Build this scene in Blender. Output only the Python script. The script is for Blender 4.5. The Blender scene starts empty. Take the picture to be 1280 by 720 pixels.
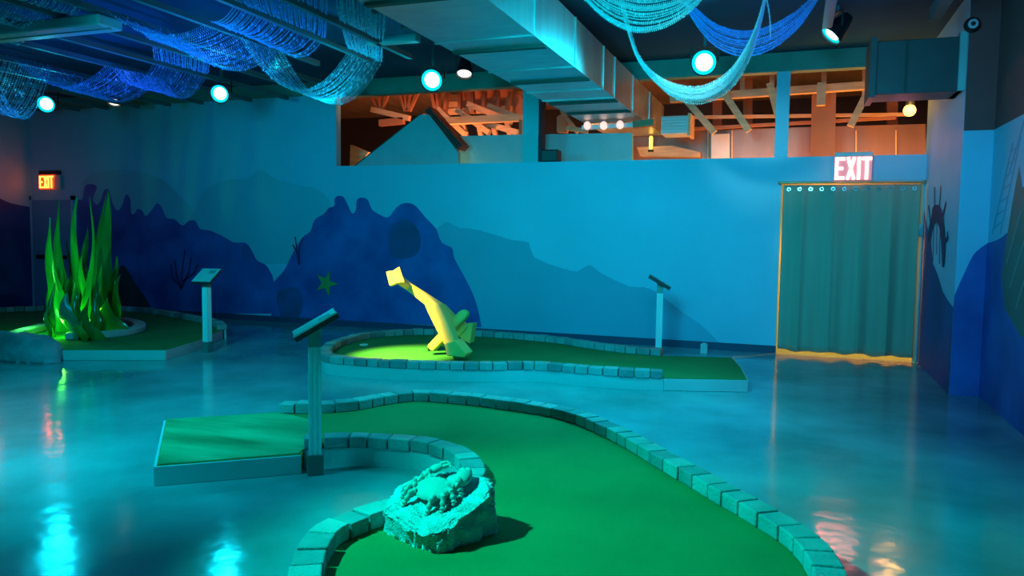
import bpy, math, random
from mathutils import Vector, Matrix, noise
from mathutils.geometry import tessellate_polygon
random.seed(7)
PI = math.pi
scene = bpy.context.scene
COL = scene.collection

# ------------------------------------------------------------------ camera
F, EYE = 960.0, 1.6
YAW = math.atan(350 / 960.0); ROLL = 0.013
PITCH = math.atan((360 - 291.0) * math.cos(ROLL) / F)
_c, _s = math.cos(YAW), math.sin(YAW)
CD = Vector((-_s * math.cos(PITCH), _c * math.cos(PITCH), -math.sin(PITCH)))
_r = Vector((_c, _s, 0)); _u = _r.cross(CD)
CR = _r * math.cos(ROLL) + _u * math.sin(ROLL)
CU = _u * math.cos(ROLL) - _r * math.sin(ROLL)
CO = Vector((0, 0, EYE))
cam_d = bpy.data.cameras.new('camera'); cam = bpy.data.objects.new('camera', cam_d); COL.objects.link(cam)
cam.matrix_world = Matrix(((CR.x, CU.x, -CD.x, 0), (CR.y, CU.y, -CD.y, 0), (CR.z, CU.z, -CD.z, EYE), (0, 0, 0, 1)))
cam_d.sensor_width = 36; cam_d.lens = F / 1280 * 36; cam_d.clip_end = 100
scene.camera = cam

def ray(x, y): return CD + CR * ((x - 640) / F) - CU * ((y - 360) / F)
def gp(x, y, z=0.0):                        # measured spot on a level plane
    v = ray(x, y); return CO + v * ((z - EYE) / v.z)
def yp(x, y, Y):                            # measured spot on a plane parallel to the back wall
    v = ray(x, y); return CO + v * (Y / v.y)
def xp(x, y, X):                            # measured spot on a plane parallel to the right wall
    v = ray(x, y); return CO + v * (X / v.x)

# ------------------------------------------------------------------ materials
MATS = {}
def mat(name, col, rough=0.6, metal=0.0, var=0.0, vscale=4.0, bump=0.0, bscale=30.0, col2=None, trans=0.0, spec=0.5, detail=4.0, stretch=None):
    if name in MATS: return MATS[name]
    m = bpy.data.materials.new(name); m.use_nodes = True
    nt = m.node_tree; b = nt.nodes['Principled BSDF']
    b.inputs['Roughness'].default_value = rough; b.inputs['Metallic'].default_value = metal
    b.inputs['Specular IOR Level'].default_value = spec
    b.inputs['Base Color'].default_value = (*col, 1)
    if trans: b.inputs['Transmission Weight'].default_value = trans
    tc = nt.nodes.new('ShaderNodeTexCoord'); vec = tc.outputs['Object']
    if stretch:
        mp = nt.nodes.new('ShaderNodeMapping'); mp.inputs['Scale'].default_value = stretch
        nt.links.new(vec, mp.inputs['Vector']); vec = mp.outputs['Vector']
    if var or col2:
        n = nt.nodes.new('ShaderNodeTexNoise'); n.inputs['Scale'].default_value = vscale; n.inputs['Detail'].default_value = detail
        nt.links.new(vec, n.inputs['Vector'])
        r = nt.nodes.new('ShaderNodeValToRGB')
        r.color_ramp.elements[0].position = 0.28; r.color_ramp.elements[1].position = 0.72
        a = [c * (1 - var) for c in col]; d = list(col2) if col2 else [min(1, c * (1 + var)) for c in col]
        r.color_ramp.elements[0].color = (*a, 1); r.color_ramp.elements[1].color = (*d, 1)
        nt.links.new(n.outputs['Fac'], r.inputs['Fac']); nt.links.new(r.outputs['Color'], b.inputs['Base Color'])
    if bump:
        n = nt.nodes.new('ShaderNodeTexNoise'); n.inputs['Scale'].default_value = bscale; n.inputs['Detail'].default_value = 5
        nt.links.new(vec, n.inputs['Vector'])
        bp = nt.nodes.new('ShaderNodeBump'); bp.inputs['Strength'].default_value = bump; bp.inputs['Distance'].default_value = 0.02
        nt.links.new(n.outputs['Fac'], bp.inputs['Height']); nt.links.new(bp.outputs['Normal'], b.inputs['Normal'])
    MATS[name] = m; return m
def emit(name, col, s):
    m = bpy.data.materials.new(name); m.use_nodes = True; nt = m.node_tree
    b = nt.nodes['Principled BSDF']; b.inputs['Base Color'].default_value = (*col, 1)
    b.inputs['Emission Color'].default_value = (*col, 1); b.inputs['Emission Strength'].default_value = s
    return m

def floor_mat():
    m = mat('polished_concrete', (0.17, 0.33, 0.36), 0.2, var=0.42, vscale=0.9, detail=7, spec=0.62)
    nt = m.node_tree; b = nt.nodes['Principled BSDF']
    tc = nt.nodes.new('ShaderNodeTexCoord')
    n = nt.nodes.new('ShaderNodeTexNoise'); n.inputs['Scale'].default_value = 1.3; n.inputs['Detail'].default_value = 6
    nt.links.new(tc.outputs['Object'], n.inputs['Vector'])
    mr = nt.nodes.new('ShaderNodeMapRange'); mr.inputs['From Min'].default_value = .3; mr.inputs['From Max'].default_value = .7
    mr.inputs['To Min'].default_value = .07; mr.inputs['To Max'].default_value = .17
    nt.links.new(n.outputs['Fac'], mr.inputs['Value']); nt.links.new(mr.outputs['Result'], b.inputs['Roughness'])
    n2 = nt.nodes.new('ShaderNodeTexNoise'); n2.inputs['Scale'].default_value = 5; n2.inputs['Detail'].default_value = 2
    nt.links.new(tc.outputs['Object'], n2.inputs['Vector'])
    bp = nt.nodes.new('ShaderNodeBump'); bp.inputs['Strength'].default_value = .06; bp.inputs['Distance'].default_value = .05
    nt.links.new(n2.outputs['Fac'], bp.inputs['Height']); nt.links.new(bp.outputs['Normal'], b.inputs['Normal'])
    return m
M = dict(
    floor=floor_mat(),
    wall=mat('blue_wall_paint', (0.22, 0.60, 0.80), 0.6, var=0.07, vscale=0.7),
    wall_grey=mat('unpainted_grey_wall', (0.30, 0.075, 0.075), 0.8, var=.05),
    hill=mat('hill_paint', (0.14, 0.42, 0.60), 0.6, var=0.06, vscale=1.2),
    hill2=mat('pale_hill_paint', (0.17, 0.52, 0.66), 0.6, var=0.06, vscale=1.2),
    rockp=mat('rock_paint', (0.016, 0.075, 0.40), 0.6, col2=(0.02, 0.16, 0.56), vscale=1.6, var=.25, detail=5),
    rockd=mat('dark_rock_paint', (0.012, 0.05, 0.24), 0.6, col2=(0.014, 0.085, 0.36), vscale=1.4, var=.3, detail=5),
    weedp=mat('weed_paint', (0.014, 0.085, 0.22), 0.7, col2=(0.016, 0.10, 0.36), var=.2, vscale=3),
    coralp=mat('coral_paint', (0.010, 0.025, 0.10), 0.7),
    brownp=mat('brown_rock_paint', (0.04, 0.04, 0.05), 0.7, var=.3, vscale=4),
    starp=mat('starfish_paint', (0.15, 0.34, 0.09), 0.7, var=.15, vscale=8),
    hullp=mat('ship_hull_paint', (0.05, 0.16, 0.14), 0.6, var=.15, vscale=3),
    linep=mat('pale_line_paint', (0.16, 0.42, 0.42), 0.6),
    baseb=mat('baseboard_paint', (0.012, 0.055, 0.13), 0.5),
    deck=mat('ceiling_paint', (0.010, 0.085, 0.14), 0.9, var=.2, vscale=1, spec=.05),
    joist=mat('joist_paint', (0.03, 0.15, 0.17), 0.6, var=.15, vscale=3),
    beam=mat('beam_paint', (0.10, 0.26, 0.22), 0.6, var=.1),
    strut=mat('strut_metal', (0.30, 0.55, 0.55), 0.4, var=.08),
    galv=mat('galvanised_steel', (0.55, 0.60, 0.60), 0.36, metal=0.75, var=.12, vscale=3, stretch=(1, 3, .3)),
    galvd=mat('duct_stiffener_steel', (0.035, 0.06, 0.05), 0.7),
    soffit=mat('soffit_steel', (0.06, 0.075, 0.08), 0.5, metal=0.3, var=.15, vscale=2),
    turf=mat('putting_turf', (0.03, 0.24, 0.075), 0.9, var=.14, vscale=1.6, bump=.5, bscale=260, spec=.15),
    turfpad=mat('tee_turf', (0.006, 0.20, 0.06), 0.8, col2=(0.03, 0.55, 0.26), var=.2, vscale=1.5, bump=.5, bscale=200, spec=.2, stretch=(.7, 2.6, 1)),  # lighter patches put wet sheen highlights into the turf colour
    fascia=mat('painted_fascia', (0.48, 0.56, 0.58), 0.6, var=.06, vscale=2),
    stone=mat('edging_stone', (0.30, 0.38, 0.38), 0.85, var=.22, vscale=5, bump=.5, bscale=60),
    stone2=mat('edging_stone_dark', (0.20, 0.27, 0.28), 0.85, var=.22, vscale=5, bump=.5, bscale=60),
    vinyl=mat('white_vinyl', (0.74, 0.85, 0.88), 0.4),
    sleeve=mat('grey_sleeve', (0.12, 0.17, 0.17), 0.7, var=.1),
    block=mat('post_block', (0.30, 0.36, 0.33), 0.8, var=.2, vscale=12),
    board=mat('sign_face', (0.30, 0.62, 0.60), 0.35),
    boardd=mat('sign_back', (0.025, 0.03, 0.035), 0.5),
    print_=mat('sign_print', (0.08, 0.30, 0.30), 0.5),
    rock=mat('cast_rock', (0.62, 0.68, 0.66), 0.9, var=.3, vscale=14, bump=1.0, bscale=110),
    crab=mat('crab_paint', (0.20, 0.44, 0.38), 0.75, var=.1, vscale=9, bump=.15, bscale=60),
    boulder=mat('blue_grey_boulder', (0.20, 0.30, 0.36), 0.85, var=.3, vscale=3, bump=.7, bscale=25),
    anchor=mat('anchor_paint', (0.85, 0.60, 0.16), 0.6, var=.08, vscale=5),
    kelp=mat('kelp_resin', (0.03, 0.40, 0.04), 0.16, var=.45, vscale=3.5, stretch=(3, 3, .6)),
    kelp2=mat('kelp_resin_dull', (0.05, 0.30, 0.16), 0.22, var=.3, vscale=3),
    kelpd=mat('kelp_resin_deep', (0.02, 0.22, 0.03), 0.16, var=.35, vscale=3, stretch=(3, 3, .6)),
    curtain=mat('curtain_cloth', (0.34, 0.36, 0.28), 0.85, var=.06, vscale=3, stretch=(6, 6, .3)),
    brass=mat('curtain_rod', (0.55, 0.42, 0.22), 0.35, metal=.6),
    chrome=mat('chrome', (0.75, 0.8, 0.82), 0.15, metal=1),
    black=mat('black_metal', (0.012, 0.014, 0.018), 0.45),
    speaker=mat('speaker_black', (0.01, 0.012, 0.03), 0.7),
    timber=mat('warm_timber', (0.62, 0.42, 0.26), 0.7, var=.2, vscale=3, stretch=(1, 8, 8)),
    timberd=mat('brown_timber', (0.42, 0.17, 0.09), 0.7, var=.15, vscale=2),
    roofb=mat('roof_board_brown', (0.16, 0.055, 0.05), 0.7, var=.2),
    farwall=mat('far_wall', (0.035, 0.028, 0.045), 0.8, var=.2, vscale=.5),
    fardeck=mat('far_deck', (0.42, 0.25, 0.18), 0.8, var=.25, vscale=1, stretch=(6, 1, 1)),
    farpanel=mat('far_panel', (0.26, 0.15, 0.12), 0.4, metal=.3, var=.15, vscale=1.2, stretch=(3, 1, .4)),
    amberwall=mat('ochre_wall', (0.75, 0.55, 0.30), 0.8),
    house=mat('teal_house_paint', (0.18, 0.52, 0.60), 0.6, var=.05),
    plastic=mat('white_plastic', (0.62, 0.62, 0.66), 0.4),
    door=mat('door_paint', (0.10, 0.36, 0.62), 0.5),
    cup=mat('cup_white', (0.85, 0.9, 0.9), 0.4),
    cyan=emit('cyan_lens', (0.30, 1.0, 1.0), 6.0),
    cyanrim=emit('cyan_halo_glow', (0.0, 0.62, 0.70), 1.1),  # emissive ring stands in for the halo round the lens
    white=emit('warm_white_lens', (1.0, 0.96, 0.80), 1.6),
    amber=emit('amber_lens', (1.0, 0.50, 0.09), 5.0),
    globe=emit('globe_glass', (1.0, 0.62, 0.55), 1.0),
    exit_r=emit('exit_letter_glow', (1.0, 0.30, 0.24), 8.0),
    exit_l=emit('exit_letter_orange', (1.0, 0.14, 0.02), 9.0),
    exitp=emit('exit_panel_glow', (0.42, 0.20, 0.24), 0.8),
    exitpl=emit('exit_panel_red', (0.50, 0.06, 0.02), 0.7),
    candle=emit('yellow_wall_lamp', (1.0, 0.62, 0.10), 2.2),
)
def bead_mat(name, col):
    m = mat(name, col, 0.22, spec=0.9)
    nt = m.node_tree; b = nt.nodes['Principled BSDF']; out = nt.nodes['Material Output']
    t = nt.nodes.new('ShaderNodeBsdfTranslucent'); t.inputs['Color'].default_value = (*col, 1)
    mx = nt.nodes.new('ShaderNodeMixShader'); mx.inputs['Fac'].default_value = 0.45
    nt.links.new(b.outputs[0], mx.inputs[1]); nt.links.new(t.outputs[0], mx.inputs[2]); nt.links.new(mx.outputs[0], out.inputs['Surface'])
    return m
M['bead'] = bead_mat('clear_blue_beads', (0.50, 0.78, 0.92))
M['beadw'] = bead_mat('clear_white_beads', (0.85, 0.95, 0.95))
M['beadb'] = bead_mat('blue_lit_beads', (0.30, 0.55, 0.95))  # blue light on the strands put into the bead colour

# ------------------------------------------------------------------ mesh tools
WM = {}
def tag(o, label=None, cat=None, group=None, kind=None):
    if label: o['label'] = label
    if cat: o['category'] = cat
    if group: o['group'] = group
    if kind: o['kind'] = kind
    return o
def root(name, label, cat, loc=(0, 0, 0), rz=0.0, group=None):
    o = bpy.data.objects.new(name, None); COL.objects.link(o); o.empty_display_size = .1
    o.location = loc; o.rotation_euler = (0, 0, rz)
    WM[o.name] = Matrix.Translation(Vector(loc)) @ Matrix.Rotation(rz, 4, 'Z')
    return tag(o, label, cat, group)
class MB:
    def __init__(s): s.v = []; s.f = []
    def add(s, v, f):
        n = len(s.v); s.v += [Vector(p) for p in v]; s.f += [tuple(i + n for i in q) for q in f]; return s
    def boxm(s, m, sx, sy, sz):
        v = [m @ Vector((x * sx / 2, y * sy / 2, z * sz / 2)) for x in (-1, 1) for y in (-1, 1) for z in (-1, 1)]
        return s.add(v, [(0, 1, 3, 2), (4, 6, 7, 5), (0, 4, 5, 1), (2, 3, 7, 6), (0, 2, 6, 4), (1, 5, 7, 3)])
    def box(s, x0, x1, y0, y1, z0, z1):
        return s.boxm(Matrix.Translation(((x0 + x1) / 2, (y0 + y1) / 2, (z0 + z1) / 2)), x1 - x0, y1 - y0, z1 - z0)
    def bar(s, p, q, w, h, up=(0, 0, 1)):
        p, q = Vector(p), Vector(q); d = q - p; L = d.length; d.normalize()
        a = d.cross(Vector(up))
        if a.length < 1e-4: a = d.cross(Vector((0, 1, 0)))
        a.normalize(); b = a.cross(d)
        m = Matrix((( d.x, a.x, b.x, (p.x + q.x) / 2), (d.y, a.y, b.y, (p.y + q.y) / 2), (d.z, a.z, b.z, (p.z + q.z) / 2), (0, 0, 0, 1)))
        return s.boxm(m, L, w, h)
    def poly(s, pts, off=None):              # flat polygon, or a prism when off is a vector
        pts = [Vector(p) for p in pts]; tri = tessellate_polygon([pts]); n = len(pts)
        s.add(pts, tri)
        if off is not None:
            o = Vector(off); s.add([p + o for p in pts], [t[::-1] for t in tri])
            k = len(s.v) - 2 * n
            s.f += [(k + i, k + (i + 1) % n, k + n + (i + 1) % n, k + n + i) for i in range(n)]
        return s
    def tube(s, path, r, n=8, cap=True):
        path = [Vector(p) for p in path]; k0 = len(s.v); rr = r if isinstance(r, (list, tuple)) else [r] * len(path)
        prev = None
        for i, p in enumerate(path):
            d = (path[min(i + 1, len(path) - 1)] - path[max(i - 1, 0)]).normalized()
            a = prev - d * prev.dot(d) if prev is not None else d.cross(Vector((0, 0, 1)))
            if a.length < 1e-3: a = d.cross(Vector((0, 1, 0)))
            a.normalize(); prev = a; b = d.cross(a)
            for j in range(n):
                t = 2 * PI * j / n; s.v.append(p + (a * math.cos(t) + b * math.sin(t)) * rr[i])
        for i in range(len(path) - 1):
            for j in range(n):
                s.f.append((k0 + i * n + j, k0 + i * n + (j + 1) % n, k0 + (i + 1) * n + (j + 1) % n, k0 + (i + 1) * n + j))
        if cap:
            s.f.append(tuple(k0 + j for j in range(n))[::-1]); e = k0 + (len(path) - 1) * n; s.f.append(tuple(e + j for j in range(n)))
        return s
    def lathe(s, prof, n=24, m=Matrix(), cap=True):
        k0 = len(s.v)
        for r, z in prof:
            for j in range(n):
                t = 2 * PI * j / n; s.v.append(m @ Vector((r * math.cos(t), r * math.sin(t), z)))
        for i in range(len(prof) - 1):
            for j in range(n):
                s.f.append((k0 + i * n + j, k0 + i * n + (j + 1) % n, k0 + (i + 1) * n + (j + 1) % n, k0 + (i + 1) * n + j))
        if cap:
            s.f.append(tuple(k0 + j for j in range(n))[::-1]); e = k0 + (len(prof) - 1) * n; s.f.append(tuple(e + j for j in range(n)))
        return s
    def ball(s, c, rx, ry, rz, nu=16, nv=10, m=None):
        prof = [(math.sin(PI * i / nv), -math.cos(PI * i / nv)) for i in range(nv + 1)]
        prof[0] = (.02, -1); prof[-1] = (.02, 1)
        mm = Matrix.Translation(Vector(c)) @ (m if m is not None else Matrix()) @ Matrix.Diagonal((rx, ry, rz, 1))
        return s.lathe(prof, nu, mm)
    def build(s, name, material, parent=None, world=True, smooth=False, bevel=0.0, origin=None, **kw):
        me = bpy.data.meshes.new(name)
        off = Vector((0, 0, 0)); vs = s.v
        if parent is not None and world:
            im = WM[parent.name].inverted(); vs = [im @ p for p in vs]
        if parent is None and origin is not None:
            off = Vector(origin); vs = [p - off for p in vs]
        me.from_pydata([tuple(p) for p in vs], [], s.f); me.materials.append(material)
        import bmesh
        bm = bmesh.new(); bm.from_mesh(me); bmesh.ops.recalc_face_normals(bm, faces=bm.faces); bm.to_mesh(me); bm.free()
        o = bpy.data.objects.new(name, me); COL.objects.link(o)
        if parent is not None: o.parent = parent; WM[o.name] = WM[parent.name]
        else: o.location = off; WM[o.name] = Matrix.Translation(off)
        if smooth:
            me.polygons.foreach_set('use_smooth', [True] * len(me.polygons))
            try: me.set_sharp_from_angle(angle=math.radians(40))
            except Exception: pass
        if bevel:
            b = o.modifiers.new('bevel', 'BEVEL'); b.width = bevel; b.segments = 2; b.limit_method = 'ANGLE'
        tag(o, **kw) if kw else None
        return o
def dup(o, loc=None, rz=None, parent=None):
    c = o.copy(); COL.objects.link(c)
    if parent is not None: c.parent = parent
    if loc is not None: c.location = loc
    if rz is not None: c.rotation_euler = (0, 0, rz)
    for ch in list(o.children): dup(ch, parent=c)
    return c
def spline(pts, n=8, closed=False):
    P = [Vector(p) for p in pts]; out = []
    N = len(P); rng = range(N if closed else N - 1)
    for i in rng:
        g = (lambda k: P[k % N]) if closed else (lambda k: P[min(max(k, 0), N - 1)])
        a, b, c, d = g(i - 1), g(i), g(i + 1), g(i + 2)
        for j in range(n):
            t = j / n
            out.append(.5 * ((2 * b) + (c - a) * t + (2 * a - 5 * b + 4 * c - d) * t * t + (3 * b - a - 3 * c + d) * t ** 3))
    if not closed: out.append(P[-1])
    return out
def resample(path, step):
    out = [path[0].copy()]; acc = 0.0
    for a, b in zip(path, path[1:]):
        L = (b - a).length; t = step - acc
        while t <= L:
            out.append(a.lerp(b, t / L)); t += step
        acc = (acc + L) % step if L else acc
    return out
ST = dict(kind='structure')

# ------------------------------------------------------------------ room
YW, XL, XR, XP = 11.07, -14.15, 1.83, 1.56
TOP, OPEN = 2.665, 3.80
DX0, DX1, DZ = -0.17, 1.52, 2.32            # curtained doorway
MB().box(-16, 7, -4, 17.2, -.12, 0).build('floor', M['floor'], **ST)
back = MB()
back.box(XL - .15, -7.17, YW, YW + .14, 0, 4.05)
back.box(-7.17, DX0, YW, YW + .14, 0, TOP).box(DX0, DX1, YW, YW + .14, DZ, TOP).box(DX1, XP + .1, YW, YW + .14, 0, TOP)
back = back.build('wall_back', M['wall'], **ST)
leftw = MB().box(XL - .15, XL, -4, YW, 0, 4.05).build('wall_left', M['wall'], **ST)
PY = 8.87
rw = MB().box(XR, XR + .15, -4, PY, 0, 2.68).box(XP, XR + .15, PY, YW + .14, 0, 4.05).build('wall_right', M['wall'], **ST)
MB().box(XR, XR + .15, -4, PY, 2.68, 4.05).box(XP + .004, XR, PY - .012, PY, 2.68, 4.05).build('upper_wall', M['wall_grey'], rw)
frontw = MB().box(-14.3, XR + .15, -4.15, -4, 0, 4.05).build('wall_front', M['wall'], **ST)
ceil = MB().box(XL - .15, XR + .15, -4.15, YW + .14, 4.05, 4.15).build('ceiling', M['deck'], **ST)
MB().box(-7.17, 1.0, YW - .02, YW + .16, OPEN, 4.05).build('header_beam', M['beam'], ceil)
MB().box(XL, -7.17, YW - .06, YW, 3.84, 4.05).build('header_trim', M['beam'], ceil)
for X in (-13.0, -12.3, -11.6, -10.9, -10.2, -9.5, -8.5, -7.78, -7.03, -6.5, -5.8, -5.05, -4.48):
    MB().box(X - .03, X + .03, 2.5, 10.6 if X < -6 else 8.55, 3.70, 3.76).build('joist', M['joist'], ceil)
for X in (0.25, 1.25):
    MB().box(X - .05, X + .05, 4.0, 8.86, 3.78, 3.9).build('joist', M['joist'], ceil)
MB().box(-7.17, DX0, YW - .02, YW, 0, .10).build('baseboard_back', M['baseb'], **ST)
MB().box(XL, -7.17, YW - .02, YW, 0, .10).build('baseboard_left', M['baseb'], **ST)

# painted mural pieces on the walls
def mural(parent, name, pts, m, plane='y', at=YW, lift=.004, n=4, smooth=True, label=None):
    f = yp if plane == 'y' else xp
    P = [f(x, y, at - lift) for x, y in pts]
    if smooth: P = spline(P, n, closed=False)
    o = MB().poly(P).build(name, m, parent)
    if label: o['label'] = label
    return o
# (pixel outlines were measured from the photograph; the painting lies flat on the wall)
mural(back, 'painted_hill', [(545, 414), (545, 286), (575, 285), (600, 288), (640, 300), (661, 303), (668, 322), (705, 336), (722, 339), (737, 331), (752, 342), (786, 358), (805, 359), (822, 366), (850, 388), (875, 405), (898, 427.5), (898, 430), (545, 409)], M['hill'], lift=.003, n=2)
mural(back, 'painted_hill', [(100, 280), (105, 225), (140, 212), (180, 216), (205, 226), (225, 245), (240, 262), (262, 300), (262, 360), (100, 360)], M['hill2'], lift=.003, n=3)
mural(back, 'painted_hill', [(243, 330), (245, 262), (258, 236), (280, 226), (310, 222), (325, 212), (345, 224), (375, 232), (400, 238), (416, 262), (425, 330)], M['hill2'], lift=.0035, n=3)
MB().poly(spline([yp(x, y, YW - .006) for x, y in [(96, 392), (96, 262), (103, 250), (106, 233), (114, 230), (121, 234), (116, 248), (121, 256), (126, 250), (130, 238), (136, 237), (140, 252), (146, 263), (152, 258), (156, 246), (159, 243), (163, 250), (164, 266), (168, 267), (172, 261), (178, 264), (182, 270), (190, 262), (196, 254), (202, 259), (208, 272), (218, 274), (228, 282), (236, 276), (244, 276), (250, 286), (262, 288), (280, 296), (292, 303), (308, 304), (316, 316), (322, 326), (332, 331), (338, 340), (342, 352), (342, 392)]], 3)).build('painted_rock', M['rockp'], back, label='long blue painted rock with jagged horned top')
MB().poly(spline([yp(x, y, YW - .007) for x, y in [(339, 397), (340, 360), (345, 349), (355, 338), (366, 316), (378, 297), (388, 289), (393, 275), (405, 267), (411, 260), (418, 257), (418, 249), (422, 245), (429, 246), (434, 255), (440, 267), (445, 262), (446, 250), (452, 247), (460, 250), (465, 262), (478, 270), (486, 271), (495, 260), (503, 254.5), (512, 254), (520, 258), (532, 272), (545, 286), (552, 303), (565, 310), (568, 323), (580, 345), (590, 365), (597, 385), (602, 409)]], 3)).build('painted_rock', M['rockp'], back, label='large blue painted rock with three humps')
mural(back, 'painted_weed', [(350, 395), (346, 372), (352, 362), (372, 360), (378, 378), (374, 398)], M['weedp'], lift=.010)
mural(back, 'painted_weed', [(488, 320), (486, 292), (494, 278), (508, 274), (521, 284), (526, 305), (518, 320), (500, 324)], M['weedp'], lift=.010)
mural(back, 'painted_weed', [(305, 326), (302, 312), (309, 306), (316, 320), (312, 327)], M['weedp'], lift=.010)
mural(back, 'painted_brown_rock', [(148, 386), (142, 360), (146, 342), (152, 332), (160, 338), (170, 356), (182, 372), (190, 387)], M['brownp'], lift=.010)
def coral(parent, base, tips, w, plane='y', at=YW):
    f = yp if plane == 'y' else xp
    mb = MB(); b = f(*base, at - .012 if plane == 'y' else at - .012)
    for path in tips:
        P = [f(x, y, at - .012) for x, y in path]
        for k, (p, q) in enumerate(zip(P, P[1:])): mb.bar(p, q, .003, w * (1 - .25 * k), up=(0, 0, 1) if abs((q - p).normalized().z) < .9 else (1, 0, 0))
    return mb.build('painted_coral', M['coralp'], parent)
coral(back, (226, 358), [[(226, 362), (221, 345), (218, 325)], [(226, 362), (228, 335), (231, 312)], [(227, 360), (236, 340), (239, 322)], [(224, 356), (215, 348), (214, 330)], [(228, 352), (242, 342), (247, 330)]], .035)
coral(back, (373, 325), [[(374, 331), (371, 312), (369, 296)], [(374, 331), (374, 310), (379, 297)], [(373, 318), (366, 306)]], .03)
st = [yp(408, 354, YW - .012) + Vector((math.cos(a), 0, math.sin(a))) * r for k in range(10) for a, r in [(PI / 2 - .35 + k * PI / 5, .235 if k % 2 == 0 else .085)]]
MB().poly(st, (0, -.01, 0)).build('painted_starfish', M['starp'], back)
# left wall mural, right wall mural
P = [(XL + .004, y, z) for y, z in [(YW, .0), (YW, 1.98), (10.6, 2.05), (10.2, 2.2), (9.8, 2.1), (9.3, 2.3), (8.6, 2.2), (8.0, 2.5), (7.0, 2.3), (6.0, 2.2), (6, 0)]]
MB().poly(spline(P[1:-1], 4) + [Vector(P[-1]), Vector(P[0])]).build('painted_rock', M['rockd'], leftw, label='dark painted rock on the left wall')
MB().poly([(XL + .008, y, z) for y, z in [(10.9, .3), (10.8, 1.1), (10.55, 1.5), (10.3, 1.0), (10.2, .3)]]).build('painted_weed', M['weedp'], leftw)
MB().poly([(XP - .004, y, z) for y, z in [(YW, 0), (YW, 1.95), (10.8, 1.75), (10.5, 1.62), (10.2, 1.3), (9.9, 1.2), (9.5, 1.02), (9.2, .95), (PY, .9), (PY, 0)]]).build('painted_rock', M['rockd'], rw, label='dark blue painted rock beside the curtain')
MB().poly(spline([(XP, PY - .004, 1.02), (XP + .06, PY - .004, 1.2), (XP + .14, PY - .004, 1.42), (XP + .2, PY - .004, 1.5), (XR, PY - .004, 1.56)], 4) + [Vector((XR, PY - .004, 0)), Vector((XP, PY - .004, 0))]).build('painted_rock', M['rockp'], rw, label='blue painted rock on the wall step')
MB().poly(spline([(XR - .004, y, z) for y, z in [(PY, 1.56), (8.6, 1.58), (8.3, 1.62), (8.1, 1.66), (7.9, 1.6), (7.7, 1.4), (7.5, 1.2), (7.2, .9), (6.6, .75), (5.8, .9), (4.8, .6)]], 3) + [Vector((XR - .004, 4.8, 0)), Vector((XR - .004, PY, 0))]).build('painted_rock', M['rockp'], rw, label='blue painted rock under the painted ship')
MB().poly([xp(x, y, XR - .006) for x, y in [(1252, 345), (1258, 300), (1264, 262), (1270, 228), (1274, 207), (1277, 236), (1284, 228), (1300, 222), (1340, 210), (1420, 200), (1420, 470), (1330, 440), (1275, 420), (1256, 385)]]).build('painted_ship', M['hullp'], rw)
for a, b in [((1258, 330), (1277, 262)), ((1270, 385), (1296, 300)), ((1262, 360), (1284, 290))]:
    MB().bar(xp(*a, XR - .009), xp(*b, XR - .009), .003, .014).build('painted_plank_line', M['linep'], rw)
rg = MB()
for a, b in [((1240, 292), (1266, 178)), ((1250, 292), (1276, 170)), ((1262, 215), (1280, 150))]: rg.bar(xp(*a, XR - .005), xp(*b, XR - .005), .003, .014)
for k in range(7):
    t = .06 + k * .14; rg.bar(xp(1240 + 26 * t, 292 - 114 * t, XR - .005), xp(1250 + 26 * t, 285 - 114 * t, XR - .005), .003, .012)
rg.build('painted_rigging', M['hill'], rw)
cw = MB(); XC = XP - .010
cw.poly([xp(x, y, XC) for x, y in [(1159.5, 300), (1161, 284), (1164, 272), (1165.5, 260), (1168, 256), (1173, 256), (1176.5, 262), (1178.5, 272), (1180, 285), (1181, 300), (1181, 318), (1179.5, 334), (1177.5, 334), (1177, 318), (1176, 300), (1174, 284), (1171, 277), (1167.5, 281), (1164.5, 290), (1162.5, 306)]])
for a, b, w_ in [((1168, 258), (1168, 234), .02), ((1174, 258), (1176, 232), .02), ((1178, 270), (1182.5, 253), .025), ((1163, 278), (1160.5, 257), .02), ((1180, 302), (1184.5, 298), .03), ((1184.5, 298), (1184, 290), .02), ((1167, 282), (1166, 326), .014), ((1171, 279), (1170.5, 318), .012), ((1175, 290), (1174, 330), .014)]:
    cw.bar(xp(*a, XC), xp(*b, XC), .003, w_ * 1.6)
cw.build('painted_coral', M['coralp'], rw, label='black painted branching coral')

# door in the far left corner
d = MB().box(-14.10, -13.06, YW - .05, YW - .01, 0, 2.12).build('door_1', M['door'], **ST)
fr = MB().box(-14.15, -14.10, YW - .06, YW, 0, 2.2).box(-13.06, -13.0, YW - .06, YW, 0, 2.2).box(-14.15, -13.0, YW - .06, YW, 2.12, 2.2)
fr.build('door_frame', M['wall'], d)
MB().box(-13.95, -13.2, YW - .11, YW - .05, .98, 1.05).build('push_bar', M['black'], d)

# header soffit and pinkish corner at the right
so = root('soffit_duct', 'dark steel duct box boxed into the top right corner above the curtain', 'duct', (1.1, 8.9, 3.1))
MB().box(.72, XP - .01, 8.9, 9.4, 3.08, 3.62).build('duct_body', M['soffit'], so, bevel=.006)
MB().box(.68, .74, 8.86, 9.44, 3.05, 3.66).build('flange', M['soffit'], so)
MB().box(1.01, 1.03, 8.885, 8.9, 3.08, 3.62).build('seam', M['galvd'], so)
MB().box(1.49, XP - .005, 8.86, 9.4, 3.08, 3.66).build('flange', M['strut'], so)

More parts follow.
